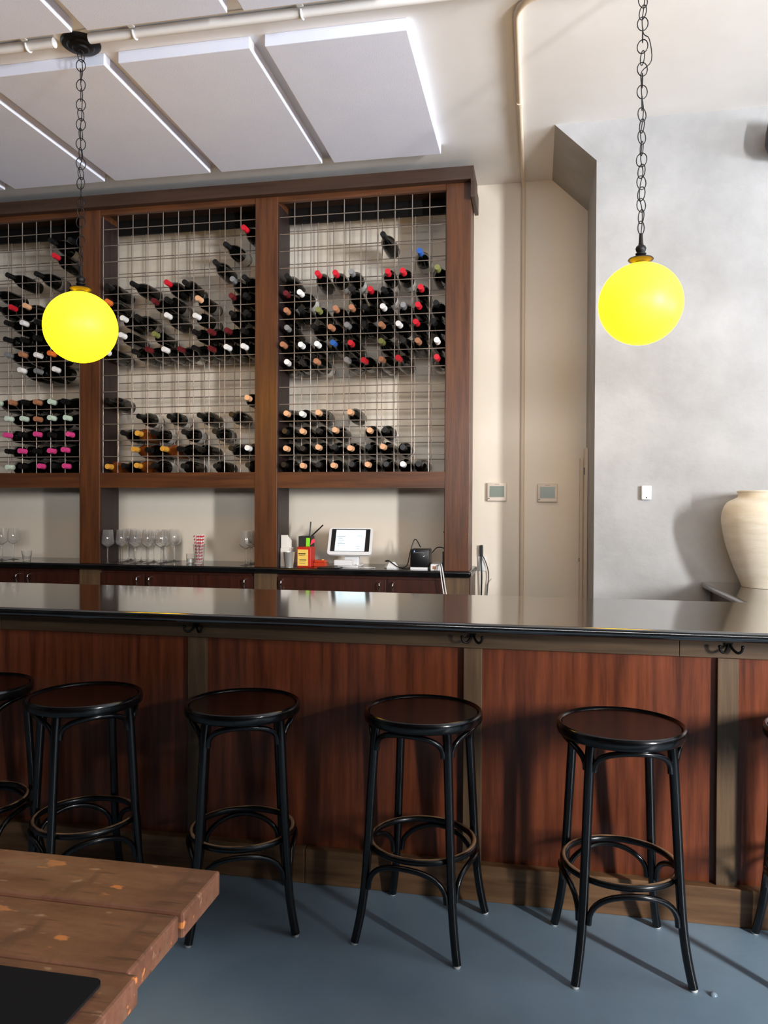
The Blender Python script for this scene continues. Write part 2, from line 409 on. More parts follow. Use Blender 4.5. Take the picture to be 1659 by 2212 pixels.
# ------------------------------------------------------------------ wine bottles
def bottle_meshes(kind):
    if kind == 'burgundy': pr = [(0, 0), (.038, 0), (.0425, .005), (.0425, .135), (.039, .165), (.025, .205), (.0165, .228), (.0148, .26), (.0148, .288), (0, .288)]
    else: pr = [(0, 0), (.034, 0), (.0388, .005), (.0388, .185), (.036, .203), (.0185, .222), (.0150, .232), (.0142, .26), (.0142, .295), (0, .295)]
    R = Matrix.Rotation(PI/2, 3, 'X')       # local +Z -> -Y, neck towards the room
    def fin(bm):
        bmesh.ops.rotate(bm, verts=bm.verts, matrix=R); return bm
    L = pr[-1][1]; r = pr[3][0]
    cap = [(0, L+.002), (.0155, L+.002), (.0162, L-.002), (.0158, L-.05), (.0168, L-.052)]
    lab = [(r+.0008, .022), (r+.0008, .10)]
    return pr, fin(lathe(B(), pr, 16)), fin(lathe(B(), cap[::-1], 14, cap=False)), fin(lathe(B(), lab, 16, cap=False))
BM = {}
for kind in ('burgundy', 'bordeaux'):
    pr, g, c, l = bottle_meshes(kind)
    for nm, b_ in (('glass', g), ('cap', c), ('lab', l)):
        BM[kind, nm] = mesh('bottle_'+nm, b_, 'bottle_dark', 35); BM[kind, nm].materials.clear()
MCACHE = {}
def withmat(kind, nm, mat):
    k = (kind, nm, mat)
    if k not in MCACHE:
        me = BM[kind, nm].copy(); me.materials.append(MATS[mat]); MCACHE[k] = me
    return MCACHE[k]
def Z(ox, oy, s, rows): return [(ox+x/s, oy+y/s, c) for x, y, c in rows]
LIST = [[], [], []]
LIST[2] += Z(580, 400, 3.607, [(892,440,'black'),(1175,565,'blue'),(150,760,'black'),(388,750,'red'),(525,742,'red'),(650,735,'silver'),(932,718,'red'),(1043,715,'red'),(1315,695,'olive'),
 (135,895,'darkred'),(240,887,'white'),(655,860,'black'),(797,868,'red'),(890,857,'black'),(1187,847,'red'),
 (140,1030,'tan'),(250,1018,'black'),(388,1018,'olive'),(522,1015,'tan'),(648,1005,'tan'),(745,997,'black'),(888,993,'white'),(1050,990,'silver'),(1163,982,'red'),(1305,980,'black'),
 (155,1163,'silver'),(300,1150,'black'),(408,1153,'tan'),(553,1135,'silver'),(680,1145,'black'),(752,1142,'tan'),(897,1132,'white'),(1048,1124,'red'),(1160,1120,'black'),(1313,1115,'tan'),
 (110,1298,'tan'),(255,1290,'white'),(383,1285,'white'),(503,1282,'blue'),(643,1277,'red'),(862,1262,'olive'),(1055,1270,'black'),(1160,1262,'tan'),(1310,1255,'white'),
 (153,1428,'white'),(275,1425,'black'),(365,1420,'tan'),(565,1420,'silver'),(660,1415,'red'),(790,1412,'tan'),(905,1408,'red'),(1310,1388,'red')])
LIST[2] += Z(580, 800, 3.607, [(143,383,'copper'),(275,380,'white'),(402,378,'copper'),(637,375,'copper'),
 (135,510,'black'),(272,512,'copper'),(400,510,'black'),(518,510,'copper'),(795,507,'copper'),(905,500,'black'),
 (143,645,'copper'),(280,640,'black'),(398,643,'copper'),(520,638,'black'),(630,641,'copper'),(785,638,'black'),(888,638,'copper'),(1050,640,'black'),
 (125,772,'black'),(268,772,'copper'),(405,772,'black'),(507,772,'copper'),(665,772,'black'),(768,770,'copper'),(935,765,'black'),(1050,770,'white'),(1170,762,'black')])
LIST[1] += Z(200, 430, 3.95, [(1275,317,'red'),(1115,455,'black'),(1060,608,'black'),(130,800,'black'),(325,770,'black'),(628,772,'red'),(788,765,'black'),(1222,735,'silver'),(1300,743,'black'),
 (160,935,'orange'),(520,920,'darkred'),(640,912,'black'),(895,897,'copper'),(1188,895,'darkred'),(1310,890,'black'),
 (270,1098,'white'),(380,1060,'black'),(640,1055,'white'),(822,1052,'white'),(1200,1050,'black'),(1315,1040,'black'),
 (240,1210,'white'),(545,1200,'olive'),(820,1190,'black'),(935,1193,'darkred'),(1090,1185,'darkred'),(1205,1185,'black'),(1330,1175,'darkred'),
 (110,1353,'white'),(300,1340,'black'),(430,1340,'darkred'),(505,1333,'white'),(700,1335,'darkred'),(830,1330,'black'),(940,1330,'darkred'),(1020,1323,'white'),(1280,1315,'white')])
LIST[1] += Z(200, 800, 3.95, [(120,300,'black'),(1345,292,'copper'),(405,440,'black'),(662,440,'black'),(908,440,'black'),(1200,437,'black'),
 (285,582,'black'),(412,582,'amber'),(530,578,'black'),(787,578,'black'),(1075,575,'black'),
 (293,720,'amber'),(410,720,'black'),(530,720,'amber'),(675,718,'black'),(930,718,'black'),(1185,718,'black'),(1347,717,'white'),
 (130,856,'amber'),(290,850,'black'),(382,855,'amber'),(520,850,'black'),(795,857,'black'),(1080,857,'black'),(1325,855,'black')])
LIST[0] += Z(0, 430, 5.529, [(535,555,'black'),(890,535,'black'),(670,745,'red'),(370,915,'black'),(75,985,'black'),(-90,1215,'black'),(175,1330,'red'),(345,1325,'copper'),(555,1330,'olive'),
 (-50,1330,'black'),(185,1520,'white'),(350,1500,'black'),(535,1520,'darkred'),(700,1510,'black'),(20,1515,'black'),(535,1710,'white'),(200,1715,'black'),(350,1715,'black'),(20,1715,'black'),(760,1700,'black'),
 (20,1915,'silver'),(205,1920,'tan'),(350,1905,'white'),(540,1900,'orange'),(795,1890,'tan'),(205,2105,'white'),(400,2110,'silver'),(690,2090,'white')])
LIST[0] += Z(0, 800, 4.607, [(5,362,'mint'),(135,360,'tan'),(325,357,'tan'),(455,357,'mint'),(590,360,'black'),(230,362,'black'),
 (15,520,'mint'),(162,518,'mint'),(325,517,'tan'),(442,513,'mint'),(600,512,'mint'),(730,510,'black'),
 (20,677,'pink'),(150,670,'black'),(275,670,'pink'),(400,665,'black'),(740,665,'pink'),
 (50,820,'black'),(170,830,'pink'),(300,825,'black'),(412,827,'pink'),(607,825,'pink'),(720,820,'black'),
 (45,990,'mint'),(160,985,'black'),(420,987,'pink'),(590,987,'pink'),(720,980,'black')])
COLW = {'red': 'bright red', 'darkred': 'dark red', 'black': 'black', 'white': 'white', 'blue': 'blue', 'tan': 'tan', 'olive': 'olive', 'copper': 'pale copper', 'amber': 'golden',
        'pink': 'pink', 'mint': 'pale mint', 'orange': 'orange', 'silver': 'silver'}
YT = PF-.03
for bi, L in enumerate(LIST):
    x0, x1, xs = BAYS[bi]
    edges = [x0]+[x for x in xs if x > x0+.02]+[x1]
    cells = {}
    for (px, py, c) in sorted(L, key=lambda q: q[0]):
        p = at(px, py, Y=YT); k = max(0, min(15, round((p.z-.018-1.512)/.0984)))
        i = max([j for j in range(len(edges)-1) if edges[j] <= p.x+.004] or [0])
        tries = [i, i+1, i-1, i+2, i-2]
        i = next((j for j in tries if 0 <= j < len(edges)-1 and (k, j) not in cells and edges[j+1]-edges[j] > .08), None)
        if i is None: continue
        cells[k, i] = (p, c)
    rows = {}
    for (k, i), v in cells.items(): rows.setdefault(k, []).append((i, v))
    for k, lst in rows.items():
        lst.sort(); n = len(lst)
        for q, (i, (p, c)) in enumerate(lst):
            mid = (edges[i]+edges[i+1])/2; wcell = edges[i+1]-edges[i]
            kind = 'burgundy' if (random.random() < .6 and wcell > .09) else 'bordeaux'
            rr = .0425 if kind == 'burgundy' else .0388
            zc = ZW[k]+rr-.018+.006
            tipx = max(mid-.022, min(mid+.022, p.x))
            bxm = mid
            Ltot = .288 if kind == 'burgundy' else .295
            ang = math.atan2(bxm-tipx, .2)*.55
            glass = 'bottle_amber' if c == 'amber' else 'bottle_dark'
            o = link('wine_bottle', withmat(kind, 'glass', glass))
            o.location = (bxm, YT+Ltot+random.uniform(-.012, .012), zc)
            o.rotation_euler = (-.035 if kind == 'burgundy' else -.03, 0, -ang)
            bay = ('left', 'middle', 'right')[bi]
            rowt = 'bottom row' if k == 0 else ('%s row from bottom' % nth[k] if k < 8 else '%s row from top' % nth[14-k] if k < 14 else 'top row')
            if bi == 0: post = ('rightmost' if q == n-1 else nth[n-1-q]+' from right')
            else: post = ('leftmost' if q == 0 else 'rightmost' if q == n-1 else nth[q]+' from left')
            if n == 1: post = 'only one there'
            tag(o, '%s wine bottle, %s cap, %s rack bay, %s, %s' % ('amber' if c == 'amber' else 'dark', COLW[c], bay, rowt, post), 'wine bottle', 'wine bottles lying in the rack')
            ch = link('capsule', withmat(kind, 'cap', 'cap_'+c), o)
            if random.random() < .4 and c != 'amber':
                link('label', withmat(kind, 'lab', random.choice(['label_white', 'label_white', 'label_grey'])), o)

# ------------------------------------------------------------------ back counter and base cabinets
ct = obj('back_counter_worktop', bx(-4.2, -.352, PF-.035, YB-.003, .925, ZC, bev=.012, seg=3), 'counter_stone', smooth=40, loc=(-2.2, 4.45, .925))
weighted(ct); tag(ct, 'glossy black back counter worktop under the wine rack', 'worktop')
handles = [-3.16, -3.08, -2.35, -2.27, -1.67, -1.465, -.868, -.79]
hb = B(); tube(hb, smoothpath([(0, 0, .018), (0, -.022, .016), (0, -.028, 0), (0, -.022, -.022), (0, -.016, -.03)], 4), [.0045]*17, 8)
hme = mesh('handle', hb, 'chrome', 60)
doors = [(-3.70, -3.12, [-3.16]), (-3.12, -2.745, [-3.08]), (-2.60, -2.31, [-2.35]), (-2.31, -2.0, [-2.27]), (-2.0, -1.62, [-1.67]), (-1.475, -.83, [-1.445, -.868]), (-.83, -.51, [-.79])]
for ui, (a, b) in enumerate(((-3.845, -2.67), (-2.67, -1.547), (-1.547, -.36))):
    nm = ('left', 'middle', 'right')[ui]
    u = thing('base_cabinet', 'dark wood base cabinet under the %s bay of the wine rack' % nm, 'cabinet', ((a+b)/2, PF, 0), 0, 'base cabinets under the back counter')
    obj('body', bx(a, b, PF+.02, YB-.02, .08, .924), 'drawer_wood', u)
    obj('plinth', bx(a, b, PF+.06, YB-.03, 0, .08), 'drawer_wood', u)
    for sx0, sx1 in posts:
        q0, q1 = max(sx0, a), min(sx1, b)
        if q1-q0 > .02: obj('stile', bx(q0, q1, PF, PF+.02, .08, .924), 'bar_frame_z', u)
    for x0, x1, hs in doors:
        if a <= (x0+x1)/2 <= b:
            d = obj('door', bx(x0+.002, x1-.002, PF+.002, PF+.02, .1, .905, bev=.0015), 'drawer_wood', u, loc=((x0+x1)/2, PF+.002, .5))
            for h in hs:
                o = link('handle', hme, d); o.location = Vector((h, PF+.002, .868)) - origin(d)

# ------------------------------------------------------------------ front bar
bm = prism(B(), [(-4.4, 2.415), (1.5, 2.415), (1.5, 4.015), (.785, 4.015), (.785, 3.195), (-4.4, 3.195)], .929, ZC)
bmesh.ops.recalc_face_normals(bm, faces=bm.faces)
bmesh.ops.bevel(bm, geom=list(bm.edges), offset=.0125, segments=4, affect='EDGES', profile=.5)
tag(weighted(obj('stone_countertop', bm, 'black_stone', smooth=50, loc=(-1.4, 2.8, .929))), 'black stone bar top with rounded edge behind the stools, turning to the wall', 'bar top')
bar = thing('bar_counter', 'long bar front of red-brown wood panels with grey-brown frame', 'bar', (-1.4, 2.62, 0))
YF = 2.622
stiles = [(-3.31, -3.245), (-2.245, -2.18), (-1.238, -1.168), (-.24, -.178), (.566, .629), (1.437, 1.5)]
obj('carcass', bx(-4.38, 1.48, YF+.034, 3.12, .0, .928), 'drawer_wood', bar)
obj('carcass', bx(.83, 1.48, 3.12, 4.012, .0, .928), 'drawer_wood', bar)
for x0, x1 in ((-4.38, -2.0), (-2.0, .45), (.45, 1.5)): obj('top_rail', bx(x0+.0007, x1-.0007, YF, YF+.03, .846, .928, bev=.002), 'bar_frame_x', bar)
for x0, x1 in stiles: obj('stile', bx(x0, x1, YF, YF+.03, .12, .845, bev=.002), 'bar_frame_z', bar)
ed = [(-4.38, -4.38)]+stiles
for (a, x0), (x1, b) in zip(ed, stiles): obj('panel', bx(x0, x1, YF+.019, YF+.033, .12, .846), 'bar_panel', bar)
for x0, x1 in ((-4.38, -.79), (-.79, 1.5)): obj('baseboard', bx(x0+.001, x1-.001, YF-.016, YF+.033, 0, .121, bev=.003), 'baseboard_wood', bar)

# coat hooks under the bar top
def hook(x, label):
    h = thing('coat_hook', label, 'hook', (x, YF, .885), 0, 'black double coat hooks under the bar top')
    bm = B(); v = [(-.016, .926), (.016, .926), (.013, .900), (.008, .884), (-.008, .884), (-.013, .900)]
    f = [bm.verts.new((x+u, YF-.007, z)) for u, z in v]; k_ = [bm.verts.new((x+u, YF-.0005, z)) for u, z in v]
    bm.faces.new(f); bm.faces.new(k_)
    for i in range(6): bm.faces.new((f[i], f[(i+1) % 6], k_[(i+1) % 6], k_[i]))
    obj('plate', bm, 'iron_black', h)
    for s_ in (-1, 1):
        pts = smoothpath([(x+s_*.003, YF-.005, .892), (x+s_*.009, YF-.016, .878), (x+s_*.020, YF-.028, .869), (x+s_*.030, YF-.033, .874), (x+s_*.0335, YF-.034, .886)], 4)
        bm = tube(B(), pts, .0042, 8); lathe(bm, [(0, -.006), (.004, -.0045), (.006, 0), (.004, .0045), (0, .006)], 10, (x+s_*.0335, YF-.034, .888)); obj('arm', bm, 'iron_black', h, 60)
hook(-1.203, 'black double coat hook below the bar, leftmost of three')
hook(-.209, 'black double coat hook below the bar, middle of three')
hook(.598, 'black double coat hook below the bar, rightmost of three')

# ------------------------------------------------------------------ bar stools
def make_stool():
    t = thing('bar_stool', 'black bentwood bar stool', 'bar stool', (0, 0, 0), 0, 'black bentwood stools along the bar')
    rim = [(.166, .672), (.166, .660), (.176, .657), (.1825, .661), (.1845, .668), (.1845, .682), (.1825, .689), (.178, .692), (.173, .690), (.170, .684)]
    obj('seat_rim', lathe(B(), rim+[rim[0]], 56, cap=False), 'black_lacquer', t, 50, True)
    obj('seat', lathe(B(), [(0, .670), (.1665, .672), (.1695, .680), (.168, .6845), (.12, .6825), (0, .6815)], 48), 'seat_brown', t, 40, True)
    lp = [(.158, .660), (.163, .62), (.170, .52), (.179, .38), (.186, .27), (.194, .175), (.205, .10), (.217, .045), (.227, .007)]
    for k in range(4):
        a = PI/4+k*PI/2; c, s = math.cos(a), math.sin(a)
        pts = smoothpath([(r*c, r*s, z) for r, z in lp], 3)
        leg = obj('leg', tube(B(), pts, [.0145-.0015*(1-p.z/.66) for p in pts], 10), 'black_lacquer', t, 60, True)
        obj('glide', lathe(B(), [(0, 0), (.009, 0), (.0105, .003), (.0095, .0075), (0, .0075)], 12, (.2275*c, .2275*s, 0)), 'rubber_white', leg, 50, True)
    for r0, z0, z1, nm, lr in ((.163, .585, .650, 'seat_brace', .163), (.170, .168, .2595, 'leg_brace', .190)):
        for k in range(4):
            a0 = PI/4+k*PI/2; pts = []
            for i in range(19):
                th = PI*i/18; f = .5-.5*math.cos(th); z = z0+(z1-z0)*math.sin(th)**.75
                inset = .085*(1-2*f)
                a = a0+f*PI/2+inset; r = r0+(lr-r0)*abs(1-2*f)**4
                pts.append((r*math.cos(a), r*math.sin(a), z))
            obj(nm, tube(B(), pts, .0085, 8), 'black_lacquer', t, 60, True)
    obj('foot_ring', tube(B(), [(.1615*math.cos(2*PI*i/56), .1615*math.sin(2*PI*i/56), .28) for i in range(56)], .0105, 12, True), 'worn_ring', t, 80, True)
    return t
st0 = make_stool()
stools = [((-1.93, 2.405), .1, 'black bentwood stool at the left picture edge, mostly hidden behind its neighbour'),
          ((-1.478, 2.353), .785, 'black bentwood stool in deep shadow behind the wooden table'),
          ((-.928, 2.371), .38, 'black bentwood stool beside the table corner, one foot hidden by the planks'),
          ((-.345, 2.405), -.185, 'black bentwood stool in the centre, in front of the third coat hook from right'),
          ((.246, 2.374), .155, 'black bentwood stool at right with all four feet and brown seat fully visible'),
          ((.838, 2.425), .02, 'black bentwood stool cut off by the right picture edge')]
stools[3] = (stools[3][0], stools[3][1], 'black bentwood stool in the centre, in front of the middle coat hook')
for i, ((x, y), r, lb) in enumerate(stools):
    if i == 0: st0.location = (x, y, 0); st0.rotation_euler = (0, 0, r); st0['label'] = lb
    else: dup(st0, (x, y, 0), r, lb)

# ------------------------------------------------------------------ pendant lamps
def lamp(x, y, zc, label, rots, loop=False):
    t = thing('pendant_lamp', label, 'pendant lamp', (x, y, CEIL), 0, 'amber globe lamps over the bar')
    obj('canopy', lathe(B(), [(0, -.03), (.030, -.03), (.034, -.024), (.05, -.022), (.056, -.016), (.074, -.014), (.080, -.008), (.080, -.0005), (0, -.0005)], 36, (x, y, CEIL)), 'iron_black', t, 30)
    r = .148; zt = zc+r*.985
    bm = B(); bmesh.ops.create_uvsphere(bm, u_segments=48, v_segments=32, radius=r); bmesh.ops.scale(bm, verts=bm.verts, vec=(1, 1, .985)); bmesh.ops.translate(bm, verts=bm.verts, vec=(x, y, zc))
    g = obj('globe', bm, 'amber_globe', t, 180)
    obj('holder', lathe(B(), [(0, -.004), (.018, -.004), (.022, .004), (.042, .010), (.045, .014), (.042, .018), (.020, .022), (.013, .027), (.019, .032), (.019, .036), (.013, .039), (.017, .046), (.019, .054), (.016, .061), (.009, .067), (.0075, .08), (.006, .108), (0, .110)], 24, (x, y, zt)), 'iron_bronze', t, 40)
    z = zt+.108; zend = CEIL-.034; n = round((zend-z)/.0405)
    rnd = random.Random(rots); top = z
    dz = (zend-z)/n
    for i in range(n):
        h = dz/2+.0045; w = .0185 if i else .012
        cz = z+dz*(i+.5); a = (i % 2)*PI/2+rnd.uniform(-.5, .5)+.2
        pts = []
        for k in range(16):
            th = 2*PI*k/16; u = w*math.cos(th); v = h*math.sin(th); pts.append((x+u*math.cos(a), y+u*math.sin(a), cz+v))
        obj('chain_link', tube(B(), pts, .0019, 6, True), 'iron_black', t, 80)
    cp = [(x, y, z)]
    m = 20
    for i in range(1, m): cp.append((x+rnd.uniform(-.006, .006), y+rnd.uniform(-.006, .006), z+(zend-z)*i/m))
    if loop: cp[-5] = (x+.022, y-.01, z+(zend-z)*(m-4.6)/m); cp[-6] = (x+.030, y-.01, z+(zend-z)*(m-6.3)/m)
    cp.append((x, y, zend+.004))
    obj('cord', tube(B(), smoothpath(cp, 4), .0018, 6), 'iron_black', t, 80)
lamp(-1.872, 2.945, 2.06, 'glowing yellow globe lamp hanging by a chain at the left before the rack', 3)
lamp(.362, 2.945, 2.057, 'glowing yellow globe lamp hanging by a chain at the right before the plaster wall', 5, True)

# ------------------------------------------------------------------ wall fittings
def thermostat(x, z, label):
    t = thing('thermostat', label, 'thermostat', (x, YB, z), 0, 'wall thermostats')
    obj('case', bx(x-.058, x+.058, YB-.026, YB-.001, z-.055, z+.055, bev=.005), 'cream_plastic', t, 40)
    obj('screen', bx(x-.043, x+.043, YB-.0275, YB-.024, z-.030, z+.036), 'lcd_green', t)
    obj('flap', bx(x-.054, x+.054, YB-.029, YB-.024, z-.051, z-.034, bev=.002), 'cream_plastic', t)
    obj('logo', bx(x-.052, x-.042, YB-.0295, YB-.0285, z-.041, z-.037), 'print_black', t)
    obj('brand_print', bx(x-.015, x+.015, YB-.0265, YB-.0255, z+.044, z+.046), 'label_grey', t)
thermostat(-.235, 1.404, 'cream wall thermostat left of the conduit, next to the wine rack')
thermostat(.060, 1.399, 'cream wall thermostat right of the conduit')
t = thing('wall_sensor', 'small white sensor box on the grey plaster wall', 'sensor', (.527, YP, 1.391))
obj('case', bx(.503, .551, YP-.026, YP-.001, 1.356, 1.426, bev=.006, seg=3), 'white_plastic', t, 40)
obj('eye', bx(.524, .53, YP-.0275, YP-.0255, 1.364, 1.370), 'dark_grey_plastic', t)
t = thing('trim_board', 'pale narrow board standing in the wall corner, shorter of two', 'board', (.252, 4.655, 0), 0, 'boards in the corner')
obj('board', bx(.243, .262, 4.635, 4.695, 0, 1.60, bev=.002), 'trim_cream', t); obj('hinge', bx(.239, .2425, 4.632, 4.650, 1.0, 1.02), 'iron_black', t)
t = thing('trim_board', 'pale narrow board standing in the wall corner, taller of two', 'board', (.27, 4.58, 0), 0, 'boards in the corner')
obj('board', bx(.262, .2785, 4.50, 4.62, 0, 1.65, bev=.002), 'trim_cream', t); obj('latch', bx(.258, .2615, 4.52, 4.535, 1.50, 1.54), 'iron_black', t)
# wall speaker at the right picture edge
t = thing('wall_speaker', 'rounded black speaker high on the plaster wall at the right edge', 'speaker', (1.13, YP, 3.0))
bm = B(); lathe(bm, [(0, -.085), (.05, -.08), (.075, -.06), (.085, -.03), (.082, .03), (.072, .08), (0, .085)], 28, (1.12, YP-.10, 3.045)); obj('body', bm, 'black_plastic', t, 40)
obj('bracket', bx(1.105, 1.135, YP-.03, YP-.001, 3.02, 3.07), 'black_plastic', t)

# vase on the return of the bar
vc = at(1644, 1262, Z=ZC); vc = Vector((vc.x, 3.805, ZC))
k = 3.80/F*1.02
prof_px = [(1594, 1266), (1590, 1255), (1582, 1236), (1573, 1212), (1564, 1183), (1558, 1155), (1555.5, 1132), (1559, 1112), (1567, 1099), (1580, 1092), (1586, 1088), (1585.5, 1081), (1583.5, 1078), (1585, 1076)]
pts = [((1644-x)*k, (1266-y)*k) for x, y in prof_px]
pts = [(r, max(z, .001)) for r, z in pts]
prf = [(0, .001)]+[tuple(p)[:2] for p in [(v.x, v.y) for v in smoothpath([(r, z, 0) for r, z in pts], 3)]]+[(pts[-1][0]-.012, pts[-1][1]), (pts[-1][0]-.014, pts[-1][1]-.03), (pts[3][0]-.01, pts[3][1]), (0, .02)]
tag(obj('vase', lathe(B(), prf, 56, vc, cap=False), 'vase_clay', smooth=35, loc=vc), 'large cream clay vase on the bar return by the wall', 'vase')

# ------------------------------------------------------------------ things on the back counter
def glass_proto():
    t = thing('wine_glass', 'clear stemmed wine glass', 'wine glass', (0, 0, 0), 0, 'wine glasses on the back counter')
    obj('foot', lathe(B(), [(0, 0), (.033, 0), (.034, .0015), (.012, .004), (.0045, .01), (0, .0101)], 24), 'clear_glass', t, 50, True)
    obj('stem', lathe(B(), [(.0042, .010), (.0035, .03), (.0033, .08), (.005, .098), (0, .099)], 10), 'clear_glass', t, 60, True)
    obj('bowl', lathe(B(), [(0, .0985), (.006, .099), (.025, .110), (.037, .122), (.0385, .130), (.034, .165), (.029, .205), (.0282, .205), (.0332, .165), (.0375, .1305), (.036, .1235), (.024, .112), (.006, .101), (0, .1005)], 28, cap=False), 'clear_glass', t, 50, True)
    return t
def zx(x): return 210+x/4.484
gl = [(zx(102), 4.305, 'front row of the middle bay, leftmost'), (zx(235), 4.375, 'front row of the middle bay, second from left'), (zx(368), 4.375, 'front row of the middle bay, third from left'), (zx(491), 4.375, 'front row of the middle bay, fourth from left'),
      (zx(618), 4.375, 'front row of the middle bay, fifth from left'), (zx(168), 4.585, 'second row of the middle bay, leftmost'), (zx(295), 4.49, 'second row of the middle bay, second from left'), (zx(425), 4.49, 'second row of the middle bay, third from left'),
      (zx(548), 4.49, 'second row of the middle bay, fourth from left'), (zx(672), 4.49, 'second row of the middle bay, fifth from left'), (zx(748), 4.58, 'rearmost at the right end of the middle group'),
      (zx(1440), 4.38, 'beside the post between middle and right bays'), (zx(1488), 4.47, 'near the post, second of that pair'), (zx(1535), 4.56, 'near the post, partly hidden by it'),
      (4, 4.40, 'left bay, at the picture edge'), (29, 4.48, 'left bay, second from the picture edge')]
g0 = glass_proto()
for i, (px, yy, w) in enumerate(gl):
    x = at(px, 1214, Y=yy).x
    if -2.75 < x < -2.558: x = -2.558
    lb = 'clear wine glass, %s' % w
    if i == 0: g0.location = (x, yy, ZC); g0['label'] = lb
    else: dup(g0, (x, yy, ZC), None, lb)
def tumbler(name, x, y, r0, r1, h, label, cat, wall=.002):
    return tag(obj(name, lathe(B(), [(0, .0), (r0, 0), (r1, h), (r1-wall, h), (r0-wall, .006), (0, .006)], 24, (x, y, ZC), cap=False), 'clear_glass', smooth=40, loc=(x, y, ZC)), label, cat)
x = at(58, 1206, Y=4.42).x; tumbler('tumbler', x, 4.42, .022, .033, .062, 'small clear tumbler alone in the left bay', 'tumbler')
x = at(412, 1206, Y=4.48).x; tumbler('votive_holder', x, 4.48, .026, .028, .058, 'small clear votive glass beside the striped straws', 'votive holder')
tag(obj('candle', lathe(B(), [(0, .0065), (.022, .0065), (.022, .026), (0, .026)], 20, (x, 4.48, ZC)), 'wax_white', smooth=40, loc=(x, 4.48, ZC)), 'white candle inside the small votive glass', 'candle')
x = at(430, 1206, Y=4.45).x; tumbler('straw_glass', x, 4.45, .027, .036, .12, 'tall clear glass holding red and white straws', 'glass')
sme = mesh('straw', tube(B(), [(0, 0, 0), (0, 0, .168)], .0042, 8), 'striped_straw', 60)
for i in range(10):
    a = 2*PI*i/10; o = link('paper_straw', sme); rr = .012+.005*(i % 2)
    o.location = (x+rr*math.cos(a), 4.45+rr*math.sin(a), ZC+.008)
    o.rotation_euler = (-.11*math.sin(a), .11*math.cos(a), i)
    tag(o, 'red and white striped paper straw in the tall glass', 'straw', 'paper straws in the tall glass')

# till corner, right bay
YQ = 4.44
def P(px, py, yy=YQ): return at(px, py, Y=yy)
def pbox(x0p, x1p, yt, y0, y1, bev=.002):
    a = P(x0p, yt, y0); b = P(x1p, yt, y0); return bx(a.x, b.x, y0, y1, ZC, a.z, bev=bev)
b = P(624, 1150, 4.36); nx = -1.472
t = thing('napkin_stack', 'white paper napkins standing in a holder against the post', 'napkins', (nx+.03, 4.38, ZC))
obj('holder', bx(nx, b.x+.004, 4.345, 4.44, ZC, ZC+.11, bev=.003), 'paper_white', t)
for i in range(4): obj('napkin', bx(nx+.001+i*.004, b.x-.004+.002*i, 4.352+i*.016, 4.362+i*.016, ZC+.11, ZC+.185-.010*i, bev=.002), 'paper_white', t)
p = P(624.5, 1214, 4.306); tag(obj('steel_cup', lathe(B(), [(0, 0), (.024, 0), (.0335, .088), (.0345, .09), (.032, .09), (.023, .004), (0, .004)], 28, (p.x, 4.306, ZC), cap=False), 'brushed_steel', smooth=40, loc=(p.x, 4.306, ZC)), 'polished steel cup beside the red box', 'cup')
a, b = P(641, 1186, 4.345), P(667, 1186, 4.345)
t = thing('notice_box', 'red box with a yellow printed notice on its front', 'box', ((a.x+b.x)/2, 4.39, ZC))
obj('case', bx(a.x, b.x+.012, 4.345, 4.44, ZC, a.z+.012, bev=.004), 'red_plastic', t)
obj('notice', bx(a.x+.006, b.x-.004, 4.3425, 4.3449, ZC+.008, a.z-.002), 'yellow_paper', t)
bm = B()
for z0, w0, w1, h in ((.075, .012, .055, .006), (.067, .014, .050, .002), (.040, .018, .058, .005), (.030, .016, .055, .0015), (.022, .016, .052, .0015)): box(bm, a.x+w0, a.x+w1, 4.3415, 4.3427, ZC+z0, ZC+z0+h)
obj('print', bm, 'print_black', t)
a, b = P(647, 1158, 4.47), P(673, 1158, 4.47)
t = thing('pen_holder', 'dark grey square pen holder behind the red box', 'pen holder', ((a.x+b.x)/2, 4.49, ZC))
bm = B(); X_, XX, zt = a.x, b.x, a.z
box(bm, X_, XX, 4.45, 4.454, ZC, zt); box(bm, X_, XX, 4.526, 4.53, ZC, zt); box(bm, X_, X_+.004, 4.454, 4.526, ZC, zt); box(bm, XX-.004, XX, 4.454, 4.526, ZC, zt); box(bm, X_+.004, XX-.004, 4.454, 4.526, ZC, ZC+.004)
obj('body', bm, 'dark_grey_plastic', t)
def stick(name, p0, p1, r, mat, label, cat):
    mid = Vector(p0); tag(obj(name, tube(B(), [p0, p1], r, 10), mat, smooth=60, loc=mid), label, cat)
c = (X_+XX)/2
stick('black_straw', (c+.008, 4.48, ZC+.006), P(671.5, 1127, 4.50), .0042, 'black_plastic', 'thin black straw standing upright in the pen holder', 'straw')
stick('black_straw', P(652, 1178, 4.50), P(698, 1134, 4.51), .0042, 'black_plastic', 'thin black straw leaning right in the pen holder', 'straw')
p0, p1 = P(665, 1182, 4.447), P(669, 1162, 4.447)
tag(obj('green_marker', bx(p0.x-.011, p0.x+.013, 4.440, 4.4485, p0.z, p1.z, bev=.003), 'neon_green', loc=(p0.x, 4.445, p0.z)), 'bright green note tab clipped to the pen holder', 'note')
p0 = P(676, 1170, 4.437)
bm = prism(B(), [(-.016, -.022), (-.004, -.012), (.014, -.004), (.012, .012), (.002, .018), (-.008, .008)], 0, .004); bmesh.ops.rotate(bm, verts=bm.verts, matrix=Matrix.Rotation(PI/2, 3, 'X')); bmesh.ops.translate(bm, verts=bm.verts, vec=p0)
tag(obj('pink_note', bm, 'neon_pink', loc=p0), 'bright pink paper note sticking to the pen holder', 'note')
a, b = P(674, 1205, 4.40), P(703, 1205, 4.40)
